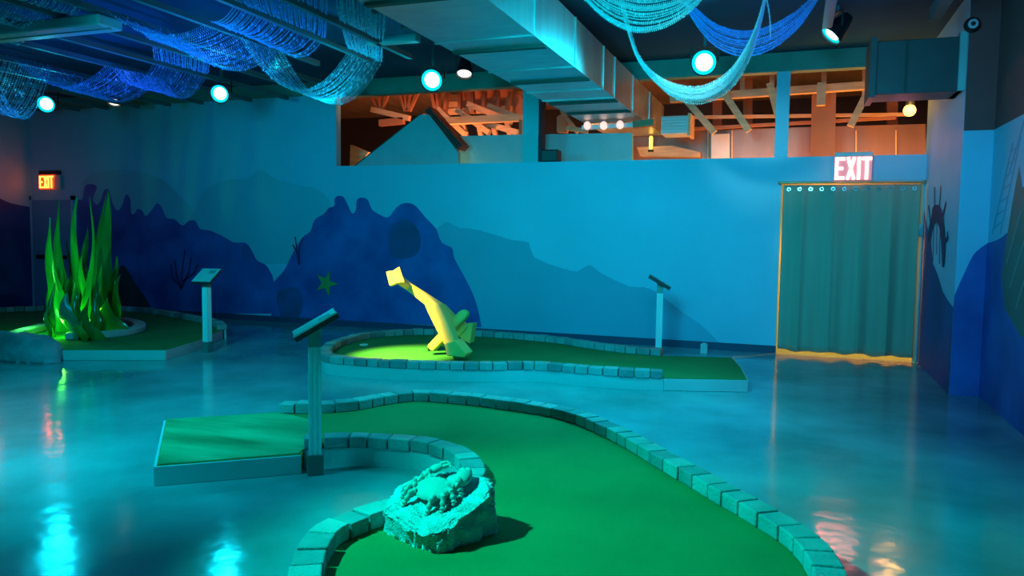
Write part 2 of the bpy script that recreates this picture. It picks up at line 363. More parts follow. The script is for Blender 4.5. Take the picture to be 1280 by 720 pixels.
# ------------------------------------------------------------------ the zone beyond the partition
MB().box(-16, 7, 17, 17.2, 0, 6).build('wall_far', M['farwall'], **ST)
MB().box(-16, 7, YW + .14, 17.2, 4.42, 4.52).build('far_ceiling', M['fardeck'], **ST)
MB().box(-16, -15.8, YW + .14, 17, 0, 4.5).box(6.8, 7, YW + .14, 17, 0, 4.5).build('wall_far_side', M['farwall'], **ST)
fs = MB(); fs.box(1.98, 2.1, YW + .14, 13.5, 0, 4.42); fs.build('trim_2', M['amberwall'], **ST)
# gabled playhouse
hz = YW + .30
ph = root('playhouse', 'teal gabled playhouse wall with a brown roof edge behind the partition', 'playhouse', tuple(yp(528, 210, hz)))
g = [yp(x, y, hz) for x, y in [(440, 230), (440, 211), (526, 143), (536, 143), (572, 190), (573, 230)]]
MB().poly(g, (0, .10, 0)).build('gable_wall', M['house'], ph)
a, b = yp(530, 138, hz), yp(572, 186, hz)
for k in range(3): MB().bar(a + Vector((.022 * k, .17 + .02 * k, .03 * k)), b + Vector((.022 * k, .17 + .02 * k, .03 * k)), .30, .028).build('roof_board', M['roofb'], ph)
a, b = yp(526, 139, hz), yp(440, 207, hz)
MB().bar(a + Vector((0, .22, -.01)), b + Vector((0, .22, -.01)), .30, .03).build('roof_board', M['roofb'], ph)
# low teal walls
lw = MB(); hz2 = YW + .75
for x0, x1, yt in [(574, 657, 170), (676, 790, 168)]:
    lw.poly([yp(x, y, hz2) for x, y in [(x0, 226), (x0, yt), (x1, yt - 2), (x1, 226)]], (0, .1, 0))
lw.build('trim_1', M['house'], **ST)
# steel column, speaker, blue column
p0, p1 = yp(655, 206, YW + .1), yp(673, 206, YW + .1)
c1 = root('column', 'teal painted square column under the big duct', 'column', ((p0.x + p1.x) / 2 + .1, YW + .16, TOP))
MB().box(p0.x, p1.x + .02, YW + .01, YW + .24, TOP, OPEN).build('column_shaft', M['house'], c1)
MB().box(p1.x + .02, p1.x + .06, YW + .03, YW + .24, TOP, OPEN).build('column_edge', M['speaker'], c1)
sp = root('speaker', 'small dark loudspeaker standing on the partition beside the teal column', 'speaker', tuple(yp(688, 206, YW + .07)))
q0, q1 = yp(677, 204, YW + .07), yp(699, 187, YW + .07)
MB().box(q0.x, q1.x, YW + .01, YW + .2, TOP, q1.z).build('cabinet', M['speaker'], sp, bevel=.02)
MB().box(q0.x + .02, q1.x - .02, YW, YW + .015, TOP + .02, q1.z - .02).build('grille', M['black'], sp)
bc = yp(976, 195, YW)
MB().box(bc.x - .085, bc.x + .085, YW - .01, YW + .16, TOP, OPEN).build('post', M['wall'], origin=(bc.x, YW + .07, TOP), label='slim blue painted post standing on the partition above the curtain', cat='post')
def timber(name, p, q, w, h, m='timber', parent=None, **kw):
    p, q = Vector(p), Vector(q); return MB().bar(p, q, w, h).build(name, M[m], parent, **kw)
# timber roof frame (left, lit orange)
tr = root('timber_truss', 'orange lit timber truss frame behind the teal gable', 'truss', tuple(yp(605, 170, 13.0)))
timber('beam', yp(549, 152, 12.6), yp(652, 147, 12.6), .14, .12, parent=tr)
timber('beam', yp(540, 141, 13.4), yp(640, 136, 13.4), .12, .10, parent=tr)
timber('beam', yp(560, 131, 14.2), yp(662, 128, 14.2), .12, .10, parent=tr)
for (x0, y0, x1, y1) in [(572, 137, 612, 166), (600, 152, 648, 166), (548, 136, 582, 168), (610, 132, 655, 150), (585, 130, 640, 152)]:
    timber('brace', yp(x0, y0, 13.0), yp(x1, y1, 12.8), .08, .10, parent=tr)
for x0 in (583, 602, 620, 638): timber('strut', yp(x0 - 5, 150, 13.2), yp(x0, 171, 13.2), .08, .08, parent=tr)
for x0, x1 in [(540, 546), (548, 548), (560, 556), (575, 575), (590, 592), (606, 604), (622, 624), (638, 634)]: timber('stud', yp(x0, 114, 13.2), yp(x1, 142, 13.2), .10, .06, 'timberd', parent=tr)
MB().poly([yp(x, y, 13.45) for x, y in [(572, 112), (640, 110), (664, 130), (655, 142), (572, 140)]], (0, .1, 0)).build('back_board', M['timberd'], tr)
pp = timber('hanging_pipe', yp(651, 150, 12.3), yp(651, 198, 12.3), .05, .05, 'timberd', origin=yp(651, 150, 12.3)); tag(pp, 'thin orange lit pipe hanging beside the teal column', 'pipe')
t2 = root('timber_truss', 'dim brown timber roof frame at the left end of the high opening', 'truss', tuple(yp(480, 150, 13.0)))
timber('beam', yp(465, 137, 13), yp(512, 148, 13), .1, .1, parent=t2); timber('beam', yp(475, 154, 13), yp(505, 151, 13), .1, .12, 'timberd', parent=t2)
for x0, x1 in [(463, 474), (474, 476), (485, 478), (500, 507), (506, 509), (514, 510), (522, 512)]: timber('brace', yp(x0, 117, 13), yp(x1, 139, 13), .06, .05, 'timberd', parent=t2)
MB().poly([yp(x, y, 12.2) for x, y in [(437, 215), (438, 181), (460, 190), (445, 215)]], (0, .1, 0)).build('roof_panel', M['timber'], t2)
t3 = root('bracket_frame', 'small orange timber brackets under the duct beside the globe lights', 'frame', tuple(yp(710, 160, 12.4)))
MB().poly([yp(x, y, 12.4) for x, y in [(696, 165), (696, 146), (706, 140), (712, 152), (708, 166)]], (0, .1, 0)).build('gusset', M['timberd'], t3)
timber('brace', yp(702, 138, 12.3), yp(722, 166, 12.3), .06, .06, parent=t3); timber('brace', yp(708, 160, 12.2), yp(735, 164, 12.2), .06, .07, parent=t3)
# globe light bar
gl = root('globe_light_bar', 'three round pink globe lights on a bar behind the partition', 'light', tuple(yp(755, 160, 11.45)))
a, b = yp(728, 160, 11.45), yp(800, 156, 11.45)
MB().bar(a, b, .10, .06).build('light_bar', M['plastic'], gl)
for x, y in [(734, 157), (754.5, 157), (775, 156)]:
    MB().ball(yp(x, y, 11.37), .055, .055, .065).build('globe', M['globe'], gl, smooth=True)
MB().bar(yp(792, 156, 11.42), yp(818, 153, 11.42), .12, .10).build('bar_end', M['timberd'], gl)
# hvac register
hv = root('vent_box', 'square grey air register box hanging behind the white bead garland', 'vent', tuple(yp(845, 156, 11.9)))
q0, q1 = yp(826, 168, 11.9), yp(861, 144, 11.9)
MB().box(q0.x, q1.x, 11.9, 12.35, q0.z, q1.z).build('register_body', M['plastic'], hv, bevel=.01)
mb = MB()
for k in range(6):
    z = q0.z + (q1.z - q0.z) * (k + .5) / 6; mb.boxm(Matrix.Translation(((q0.x + q1.x) / 2, 11.89, z)) @ Matrix.Rotation(.5, 4, 'X'), q1.x - q0.x - .04, .012, .006)
mb.build('louvre', M['strut'], hv)
MB().box(q1.x - .01, q1.x + .03, 11.88, 12.37, q0.z - .03, q1.z + .03).build('side_flange', M['timber'], hv)
# long panels, posts, braces on the right
fp = root('far_counter', 'long dull metal panelled bulkhead behind the partition lit amber', 'bulkhead', tuple(yp(900, 190, 13.6)))
q0, q1 = yp(790, 200, 13.6), yp(1155, 160, 13.6)
MB().poly([yp(x, y, 13.6) for x, y in [(782, 215), (782, 165), (1157, 155), (1157, 215)]], (0, .15, 0)).build('panel_face', M['farpanel'], fp)
for x in (885, 915, 980, 1015, 1070, 1120): MB().bar(yp(x, 163, 13.58), yp(x, 205, 13.58), .03, .02).build('panel_seam', M['timber'], fp)
MB().poly([yp(x, y, 13.5) for x, y in [(889, 200), (889, 168), (912, 167), (912, 200)]], (0, .06, 0)).build('access_cover', M['plastic'], fp)
cl = root('wall_lamp', 'small yellow glowing lamp low behind the partition left of the vent box', 'lamp', tuple(yp(813, 180, 13.2)))
MB().lathe([(.025, 0), (.032, .04), (.032, .20), (.02, .22)], 12, Matrix.Translation(yp(813.5, 186.5, 13.2))).build('lamp_glass', M['candle'], cl, smooth=True)
MB().lathe([(.05, -.03), (.05, 0), (.02, .01)], 12, Matrix.Translation(yp(813.5, 187.5, 13.2))).build('lamp_base', M['black'], cl)
MB().poly([yp(x, y, 13.3) for x, y in [(800, 195), (796, 184), (840, 182), (874, 190), (874, 196)]], (0, .2, 0)).build('shelf_board', M['timber'], fp)
ra = root('roof_frame', 'amber lit timber beam with diagonal braces above the partition on the right', 'roof frame', tuple(yp(950, 125, 12.4)))
timber('beam', yp(838, 124, 12.6), yp(1100, 106, 12.6), .14, .11, parent=ra)
timber('purlin', yp(840, 147, 13.4), yp(1135, 143, 13.4), .05, .05, parent=ra); timber('purlin', yp(850, 162, 13.2), yp(1120, 147, 13.2), .05, .05, 'timberd', parent=ra)
for x0, y0, x1, y1 in [(855, 122, 893, 166), (903, 113, 936, 164), (962, 104, 974, 150), (1088, 108, 1063, 158)]:
    timber('brace', yp(x0, y0, 12.3), yp(x1, y1, 12.3), .10, .10, parent=ra)
for x in (928, 965, 1030, 1081): timber('hanger', yp(x, 84, 12.7), yp(x, 118, 12.7), .05, .07, parent=ra)
timber('hanger_block', yp(1027, 104, 12.4), yp(1026, 132, 12.4), .14, .12, parent=ra)
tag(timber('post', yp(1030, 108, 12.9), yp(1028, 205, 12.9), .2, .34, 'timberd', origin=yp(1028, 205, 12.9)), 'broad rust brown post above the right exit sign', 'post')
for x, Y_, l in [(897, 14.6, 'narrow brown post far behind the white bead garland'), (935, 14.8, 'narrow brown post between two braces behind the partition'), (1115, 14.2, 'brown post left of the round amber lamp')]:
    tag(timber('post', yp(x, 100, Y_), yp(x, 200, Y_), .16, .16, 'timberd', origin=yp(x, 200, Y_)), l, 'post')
aw = MB().poly([yp(x, y, 12.9) for x, y in [(1092, 112), (1098, 97), (1160, 94), (1160, 108)]], (0, .1, 0)).build('ceiling_panel', M['amberwall'], ra)
al = root('amber_lamp', 'round glowing amber lamp above the curtain beyond the partition', 'lamp', tuple(yp(1137, 138, 12.4)))
c = yp(1137, 138, 12.4)
MB().ball(c, .085, .085, .085).build('bulb', M['amber'], al, smooth=True)
MB().lathe([(.05, .07), (.06, .10), (.06, .2), (.02, .22)], 14, Matrix.Translation(c)).build('socket', M['black'], al, smooth=True)
MB().bar(c + Vector((0, 0, .2)), (c.x, c.y, 4.42), .02, .02).build('hanger_rod', M['black'], al)
# room behind the curtain
MB().box(DX0 - .6, 1.9, YW + 1.3, YW + 1.4, 0, 2.6).build('wall_passage', M['amberwall'], **ST)

# ------------------------------------------------------------------ big duct
DU = root('air_duct', 'large galvanised rectangular air duct running under the ceiling to the partition', 'duct', (-2.62, 8, 3.3))
x0, x1, z0, z1 = -3.09, -2.16, 3.30, 3.79
body = MB(); ys = [1.8, 3.4, 4.9, 6.4, 7.7, 8.95, 9.55, 10.7, 12.0, 13.4]
for a, b in zip(ys, ys[1:]): body.box(x0, x1, a, b - .004, z0, z1)
body.build('duct_body', M['galv'], DU)
for y in ys[1:-1]:
    MB().box(x0 - .012, x1 + .012, y - .018, y + .018, z0 - .012, z1).build('seam_flange', M['galv'], DU)
for y in (5.15, 6.75, 8.3, 9.75, 10.6): MB().box(x0 + .02, x1 - .0, y - .03, y + .03, z0 - .028, z0).build('stiffener', M['galvd'], DU)
MB().box(x1 - .006, x1 + .008, 1.8, 11, z0 - .01, z0 + .012).build('edge_trim', M['galv'], DU)
# ceiling cross struts and conduits
s1 = root('ceiling_strut', 'wide pale metal strut box crossing the joists at the top left', 'strut', (-7.2, 5.95, 3.7))
MB().box(-9.5, -6.45, 5.80, 6.10, 3.58, 3.69).build('strut_body', M['strut'], s1, bevel=.02)
MB().box(-9.5, -6.45, 5.94, 5.96, 3.572, 3.58).build('strut_groove', M['beam'], s1)
s2 = root('ceiling_strut', 'narrow green strut end sticking out beside the large bead swag', 'strut', (-4.6, 7.72, 3.7))
MB().box(-4.62, -3.99, 7.74, 7.86, 3.70, 3.785).build('strut_body', M['strut'], s2, bevel=.01)
for y, l in [(6.75, 'thin ceiling pipe nearest the viewer left of the duct'), (7.35, 'thin ceiling pipe behind the first one left of the duct')]:
    MB().tube([(-3.95, y, 3.74), (-3.12, y, 3.76)], .025, 8).build('conduit', M['joist'], origin=(-3.4, y, 3.74), label=l, cat='pipe')

# ------------------------------------------------------------------ lamps
def lamp_fixture(px, py, Y, label, aim, lit='cyan', size=.095, group=None):
    c = yp(px, py, Y); d = (Vector(aim) - c).normalized()
    rz = math.atan2(d.y, d.x)
    r_ = root('stage_lamp', label, 'lamp', tuple(c), 0, group)
    q = d.to_track_quat('Z', 'Y').to_matrix().to_4x4(); m = Matrix.Translation(c) @ q
    MB().lathe([(.035, -.26), (.06, -.25), (size * .85, -.14), (size * 1.12, -.0), (size * 1.15, .03), (size * 1.05, .03), (size * 1.0, -.012)], 20, m, cap=False).lathe([(.001, -.262), (.035, -.26)], 20, m, cap=False).build('housing', M['black'], r_, smooth=True)
    if lit == 'cyan':
        MB().lathe([(.002, .006), (size * .74, .004), (size * .75, -.002)], 20, m).build('lens', M['cyan'], r_)
        MB().lathe([(size * .76, .003), (size * 1.03, .012), (size * 1.03, .004), (size * .76, -.006)], 20, m, cap=False).build('halo_ring', M['cyanrim'], r_)
    else:
        MB().lathe([(.002, .012), (size * .95, .006), (size * .96, -.002)], 20, m).build('lens', M['white'], r_)
    side = Vector((-d.y, d.x, 0)).normalized()
    mb = MB(); top = c + Vector((0, 0, .17)) - d * .08
    for s in (-1, 1): mb.bar(c - d * .08 + side * s * size * 1.15, top + side * s * size * 1.15, .02, .012)
    mb.bar(top - side * size * 1.2, top + side * size * 1.2, .02, .012); mb.build('yoke', M['black'], r_)
    MB().bar(top, (top.x, top.y, 4.05), .03, .03).build('clamp', M['joist'], r_)
    return c
LAMPS = []
def spot(name, loc, aim, watts, col, angle=60, blend=.6, r=.08):
    l = bpy.data.lights.new(name, 'SPOT'); l.energy = watts; l.color = col; l.spot_size = math.radians(angle); l.spot_blend = blend; l.shadow_soft_size = r
    o = bpy.data.objects.new(name, l); COL.objects.link(o); o.location = loc
    o.rotation_euler = (Vector(aim) - Vector(loc)).to_track_quat('-Z', 'Y').to_euler(); return o
def point(name, loc, watts, col, r=.1):
    l = bpy.data.lights.new(name, 'POINT'); l.energy = watts; l.color = col; l.shadow_soft_size = r
    o = bpy.data.objects.new(name, l); COL.objects.link(o); o.location = loc; return o
CY = (0.0, 0.72, 1.0); GC = (0.0, 1.0, 0.80); BL = (0.02, 0.16, 1.0)
G = 'cyan stage lamps along the far ceiling'
LW = 130
for px, py, Y, aim, lab, w in [
    (58, 130, 8.75, (-6.5, 2.0, .6), 'glowing cyan stage lamp at the far left above the exit sign', LW),
    (275, 117, 9.0, (-4.8, 2.2, .6), 'glowing cyan stage lamp between the two left bead swags', LW),
    (540, 100, 9.3, (-3.0, 2.0, .6), 'glowing cyan stage lamp above the teal gable left of the duct', LW),
    (880, 78, 9.4, (-.6, 1.5, .8), 'brightest cyan stage lamp seen through the white bead garland', LW * 1.6),
    (1040, 43, 9.0, (-2.2, 4.5, .2), 'glowing cyan stage lamp turned sideways above the blue post', LW)]:
    size = .135 if px in (540, 880) else (.12 if px in (58, 275) else .11)
    c = lamp_fixture(px, py, Y, lab, aim if px != 1040 else (-2.0, 8.2, 1.0), 'cyan', size, None)
    a = Vector(aim); d = (a - c).normalized()
    spot('cyan_beam', c + d * .06, a, w, CY, 95, .8, .07)
    if px == 880: spot('cyan_beam', c + d * .06, yp(880, 100, 7.1), 1300, (.30, 1, 1), 26, .8, .07)  # extra narrow spot added at this fixture to brighten the garland
for px, py, Y, lab in [(143, 127, 10.2, 'small white lit lamp under the middle bead swag'), (580.5, 91, 9.65, 'black can lamp with warm white slit beside the duct')]:
    lamp_fixture(px, py, Y, lab, (yp(px, py, Y).x * .92, Y - 1.2, 1.2), 'white', .10)

# ------------------------------------------------------------------ bead swags
def swag(name, label, anchors, sags, n, m, group, r=.0062, step=.019, jit=.03, big=.06, spread=None):
    mb = MB(); V = mb.v; Fc = mb.f
    for i in range(n):
        t = (i + .5 + random.uniform(-.3, .3)) / n
        pts = []
        A = [Vector((a[0] + random.uniform(-.012, .012), a[1] + (a[2] - a[1]) * t, a[3] if len(a) < 5 else a[3] + (a[4] - a[3]) * t)) for a in anchors]
        for k in range(len(A) - 1):
            s0, s1 = sags[k]; sg = (s0 + (s1 - s0) * t) * (1 + random.uniform(-jit, jit)) + random.uniform(-jit, jit) * .3
            for j in range(24):
                u = j / 24; p = A[k].lerp(A[k + 1], u); p.z -= 4 * sg * u * (1 - u); p.y += random.uniform(-.0015, .0015)
                pts.append(p)
        pts.append(A[-1])
        for p in resample(pts, step):
            q = r * (1.9 if random.random() < big else random.uniform(.7, 1.0)); k = len(V)
            V.extend((Vector((p.x + q, p.y, p.z)), Vector((p.x - q, p.y, p.z)), Vector((p.x, p.y + q, p.z)), Vector((p.x, p.y - q, p.z)), Vector((p.x, p.y, p.z + q * 1.2)), Vector((p.x, p.y, p.z - q * 1.2))))
            Fc.extend(((k, k + 2, k + 4), (k + 2, k + 1, k + 4), (k + 1, k + 3, k + 4), (k + 3, k, k + 4), (k + 2, k, k + 5), (k + 1, k + 2, k + 5), (k + 3, k + 1, k + 5), (k, k + 3, k + 5)))
    me = bpy.data.meshes.new(name); me.from_pydata([tuple(v) for v in V], [], Fc); me.materials.append(m)
    o = bpy.data.objects.new(name, me); COL.objects.link(o)
    return tag(o, label, 'bead curtain', group, 'stuff')
GB = 'bead curtains draped from the ceiling'
Z = 3.765
swag('bead_curtain', 'large blue bead curtain swag hanging lowest left of the duct',
     [(-3.95, 6.1, 7.0, Z), (-4.48, 7.0, 7.9, Z), (-5.05, 8.1, 8.85, Z), (-5.8, 7.0, 7.8, Z)], [(.06, .06), (.05, .05), (.55, .60)], 40, M['bead'], GB, r=.0085, step=.024)
swag('bead_curtain', 'blue lit bead curtain spread flat over the joists at the top centre left',
     [(-3.95, 4.6, 6.0, Z), (-4.48, 5.2, 6.8, Z), (-5.05, 6.1, 7.6, Z), (-5.8, 6.6, 7.8, Z), (-6.5, 5.9, 6.9, Z)], [(.05, .05), (.06, .06), (.08, .16), (.20, .34)], 40, M['beadb'], GB, r=.0085, step=.024)
swag('bead_curtain', 'blue lit bead curtain with two lobes above the left seaweed',
     [(-6.5, 6.25, 7.15, Z), (-7.03, 7.05, 8.0, Z), (-7.78, 7.85, 8.8, Z), (-8.5, 7.8, 8.7, Z), (-9.5, 7.2, 8.2, Z)], [(.04, .05), (.05, .06), (.30, .34), (.34, .40)], 40, M['beadb'], GB, r=.0085, step=.024)
swag('bead_curtain', 'pale blue bead curtain lobe cut off at the left edge',
     [(-9.5, 7.0, 7.8, Z), (-10.2, 6.6, 7.5, Z), (-10.9, 6.0, 7.0, Z)], [(.66, .70), (.5, .5)], 30, M['bead'], GB, r=.0085, step=.024)
swag('bead_curtain', 'sparse bead strands across the wide strut at the top left corner',
     [(-6.5, 4.9, 5.7, Z), (-7.03, 5.2, 6.0, Z), (-7.78, 5.4, 6.2, Z), (-8.5, 5.6, 6.4, Z)], [(.05, .06), (.14, .16), (.12, .14)], 22, M['bead'], GB, r=.008, step=.03, big=.12)
def garland(label, pts, n, spread, m, r=.006, step=.017, sagspread=0.0, big=.04):
    """bundle of strands along a sagging path; spread = (along Y, along Z)"""
    mb = MB(); V = mb.v; Fc = mb.f
    for i in range(n):
        a = (i + .5) / n - .5; oy = spread[0] * a + random.uniform(-.012, .012); oz = random.uniform(-.5, .5) * spread[1]
        P = [Vector(p[:3]) for p in pts]; w = [p[3] for p in pts]
        Q = []
        for k, p in enumerate(P):
            e = k / (len(P) - 1); lift = sagspread * (a + .5) * 4 * e * (1 - e)
            Q.append(p + Vector((0, oy * w[k], oz * w[k] + lift)))
        for p in resample(spline(Q, 14), step):
            q = r * (1.7 if random.random() < big else random.uniform(.75, 1.05)); k = len(V)
            V.extend((Vector((p.x + q, p.y, p.z)), Vector((p.x - q, p.y, p.z)), Vector((p.x, p.y + q, p.z)), Vector((p.x, p.y - q, p.z)), Vector((p.x, p.y, p.z + q * 1.2)), Vector((p.x, p.y, p.z - q * 1.2))))
            Fc.extend(((k, k + 2, k + 4), (k + 2, k + 1, k + 4), (k + 1, k + 3, k + 4), (k + 3, k, k + 4), (k + 2, k, k + 5), (k + 1, k + 2, k + 5), (k + 3, k + 1, k + 5), (k, k + 3, k + 5)))
    me = bpy.data.meshes.new('bead_curtain'); me.from_pydata([tuple(v) for v in V], [], Fc); me.materials.append(m)
    o = bpy.data.objects.new('bead_curtain', me); COL.objects.link(o)
    return tag(o, label, 'bead curtain', GB, 'stuff')
def pth(Y, *q): return [(*yp(x, y, Y), w) for x, y, w in q]
garland('broad cyan bead curtain swag at the top right beside the duct', pth(6.6, (700, -32, .8), (732, 2, .9), (765, 34, 1), (800, 50, 1), (838, 44, 1), (872, 20, 1), (892, -8, 1), (905, -40, .8)), 54, (.5, .06), M['beadw'], sagspread=.42)
garland('bright white bead garland in a deep narrow loop below the ceiling', pth(7.1, (775, -10, .6), (787, 40, .5), (800, 75, .5), (822, 100, .7), (850, 116, 1.0), (880, 118, 1.0), (912, 100, 1.0), (935, 66, .9), (950, 25, .6), (958, -12, .5)), 130, (.34, .11), M['beadw'])
garland('blue lit bead curtain sagging behind the white garland', pth(7.9, (850, -8, .6), (866, 26, .7), (892, 60, 1), (925, 76, 1), (960, 70, 1), (995, 44, 1), (1020, 8, .9), (1036, -20, .8)), 40, (.35, .05), M['beadb'], sagspread=.34)
garland('short cyan bead tail hanging beside the white garland', pth(7.3, (957, -8, .6), (962, 20, .8), (963, 46, .6)), 14, (.12, .02), M['beadw'])

# ------------------------------------------------------------------ golf holes
TURF, CURB = .125, .205
def ccw(poly): return sum(a.x * b.y - b.x * a.y for a, b in zip(poly, poly[1:] + poly[:1])) > 0
def offset(path, d):
    out = []
    for i, p in enumerate(path):
        t = path[min(i + 1, len(path) - 1)] - path[max(i - 1, 0)]; t.z = 0; t.normalize()
        out.append(p + Vector((-t.y, t.x, 0)) * d)
    return out
def course(name, label, loc, turf, runs, fascias, pads=()):
    r_ = root(name, label, 'golf hole', loc)
    flat = lambda ps, z: [Vector((p[0], p[1], z)) for p in ps]
    MB().poly(flat(turf, .004), (0, 0, TURF - .004)).build('turf', M['turf'], r_)
    for pd in pads: MB().poly(flat(pd, TURF + .0005), (0, 0, .006)).build('tee_mat', M['turfpad'], r_)
    for path, side in runs:                   # side = which way the outside lies (+1 left of travel)
        fine = resample(spline(flat(path, 0), 10), .01)
        W = .135
        out, inn = offset(fine, side * W / 2), offset(fine, -side * W / 2)
        # retaining board under the stones
        mb = MB(); o2, i2 = offset(fine, side * (W / 2 - .012)), offset(fine, side * (W / 2 - .04))
        st_ = list(range(0, len(fine), 6))
        if st_[-1] != len(fine) - 1: st_.append(len(fine) - 1)
        k0 = 0
        for k in st_:
            a, b = o2[k], i2[k]; mb.v += [Vector((a.x, a.y, 0)), Vector((a.x, a.y, TURF)), Vector((b.x, b.y, TURF)), Vector((b.x, b.y, 0))]
        for k in range(len(st_) - 1):
            q = 4 * k
            for j in range(4): mb.f.append((q + j, q + (j + 1) % 4, q + 4 + (j + 1) % 4, q + 4 + j))
        mb.f += [(3, 2, 1, 0), tuple(len(mb.v) - 4 + j for j in range(4))]
        mb.build('fascia_board', M['fascia'], r_)
        i = 0
        while i < len(fine) - 8:
            L = random.randint(13, 18); j = min(i + L, len(fine) - 1); jj = j - 1
            lift = random.uniform(-.004, .006); sh = random.uniform(-.005, .005)
            z0_, z1_ = TURF + .001, CURB + lift
            mid = (i + jj) // 2
            ring_ = [out[i], out[mid], out[jj], inn[jj], inn[mid], inn[i]]
            n_ = (out[mid] - inn[mid]).normalized() * sh
            v = [Vector((p.x + n_.x, p.y + n_.y, z0_)) for p in ring_] + [Vector((p.x + n_.x, p.y + n_.y, z1_)) for p in ring_]
            mb = MB().add(v, [(5, 4, 1, 0), (4, 3, 2, 1), (6, 7, 10, 11), (7, 8, 9, 10)] + [(k, (k + 1) % 6, 6 + (k + 1) % 6, 6 + k) for k in range(6)])
            mb.build('edging_stone', M['stone'] if random.random() < .7 else M['stone2'], r_, bevel=.008)
            i = j
    for a, b in fascias:
        a, b = Vector((*a, TURF / 2)), Vector((*b, TURF / 2))
        MB().bar(a, b, .02, TURF - .006).build('fascia_board', M['fascia'], r_)
    return r_
# hole in front
P1 = [(-2.94, 4.12), (-2.73, 4.30), (-2.50, 4.44), (-2.24, 4.48), (-1.99, 4.39), (-1.78, 4.19), (-1.67, 3.98), (-1.66, 3.77), (-1.75, 3.58), (-1.83, 3.39), (-1.92, 3.17), (-1.96, 2.96), (-1.90, 2.74), (-1.76, 2.49), (-1.55, 2.2), (-1.2, 1.9)]
P2 = [(-3.76, 5.02), (-3.55, 5.10), (-3.30, 5.28), (-3.17, 5.58), (-3.02, 5.79), (-2.79, 5.86), (-2.28, 5.85), (-1.65, 5.70), (-1.2, 5.34), (-.71, 4.75), (-.37, 4.31), (-.11, 3.99), (.08, 3.71), (.17, 3.45), (.19, 3.2), (.12, 2.85), (-.1, 2.4), (-.45, 2.05), (-.85, 1.88), (-1.2, 1.9)]
P1 = [(x * 1.0257, y * 1.0257) for x, y in P1]; P2 = [(x * 1.0257, y * 1.0257) for x, y in P2]
P1[0] = (-3.07, 4.34); P1[1] = (-2.85, 4.48); P1[2] = (-2.58, 4.57)
s1_, s2_ = [Vector((*p, 0)) for p in P1], [Vector((*p, 0)) for p in P2]
turfA = [(-4.50, 4.58), (-3.67, 3.65), (-2.99, 4.20)] + [tuple(p[:2]) for p in spline(s1_, 5)] + [tuple(p[:2]) for p in reversed(spline(s2_, 5))][1:]
HA = course('golf_hole', 'nearest golf hole with S curved green turf and rough stone edging', (-1.2, 4, 0), turfA, [(P1, -1), (P2, 1)],
       [((-4.50, 4.57), (-3.67, 3.64)), ((-3.67, 3.64), (-2.99, 4.19))], [[(-4.49, 4.58), (-3.67, 3.66), (-3.02, 4.2), (-3.1, 4.55), (-3.25, 4.8), (-3.5, 5.0), (-3.84, 5.1)]])
# middle hole
BF = [(-4.98, 7.42), (-4.72, 7.16), (-4.38, 7.12), (-3.89, 7.15), (-3.08, 7.38), (-2.5, 7.66), (-2.05, 7.64), (-1.57, 7.65), (-1.2, 7.85)]
BB = [(-1.42, 9.15), (-1.85, 9.2), (-2.3, 9.35), (-2.82, 9.62), (-3.4, 9.75), (-4.01, 9.80), (-4.6, 9.72), (-5.1, 9.4), (-5.34, 8.9), (-5.27, 8.1), (-5.08, 7.62), (-4.98, 7.42)]
BF = [(x * 1.0257, y * 1.0257) for x, y in BF]; BB = [(x * 1.0257, y * 1.0257) for x, y in BB]
BF[-1] = (-1.2, 7.92)
turfB = [tuple(p[:2]) for p in spline([Vector((*p, 0)) for p in BF], 5)] + [(-.39, 8.16), (-.50, 8.9), (-.65, 9.6), (-1.0, 9.5)] + [tuple(p[:2]) for p in spline([Vector((*p, 0)) for p in BB], 5)][:-1]
HB = course('golf_hole', 'middle golf hole with the yellow anchor on its turf', (-3, 8.3, 0), turfB, [(BF, -1), (BB, -1)],
       [((-1.2, 7.88), (-.39, 8.15)), ((-.39, 8.15), (-.50, 8.9)), ((-.5, 8.9), (-.65, 9.6))], [])
c = gp(455, 431.5, TURF)
MB().lathe([(.055, 0), (.055, .012), (.047, .012), (.047, 0)], 20, Matrix.Translation(c), cap=False).build('cup_rim', M['cup'], HB)
# left hole
turfC = [(-8.23, 6.74), (-7.11, 7.25), (-7.35, 8.06), (-7.81, 9.05), (-9.06, 9.81), (-10.6, 10.42), (-11.22, 10.4), (-12.6, 9.6), (-12.8, 8.2), (-11.5, 6.6), (-9.6, 6.0)]
CB = [(-7.81, 9.05), (-8.3, 9.45), (-9.06, 9.81), (-9.9, 10.15), (-10.6, 10.38), (-11.22, 10.4), (-12.0, 10.1), (-12.6, 9.6), (-12.9, 9.0)]
CN = [(-8.95, 7.42), (-8.62, 7.75), (-8.60, 8.15), (-8.85, 8.55), (-9.25, 8.85), (-9.7, 9.02)]
CM = [(-8.6, 6.55), (-9.15, 6.75), (-9.5, 7.05), (-9.8, 7.5), (-10.05, 8.0)]
HC = course('golf_hole', 'far left golf hole with the tall green seaweed', (-9.5, 8, 0), turfC, [(CB, -1)], [((-8.23, 6.73), (-7.11, 7.24)), ((-7.11, 7.24), (-7.35, 8.06)), ((-7.35, 8.06), (-7.81, 9.05)), ((-8.23, 6.73), (-9.6, 5.99)), ((-9.6, 5.99), (-11.5, 6.59))], [])
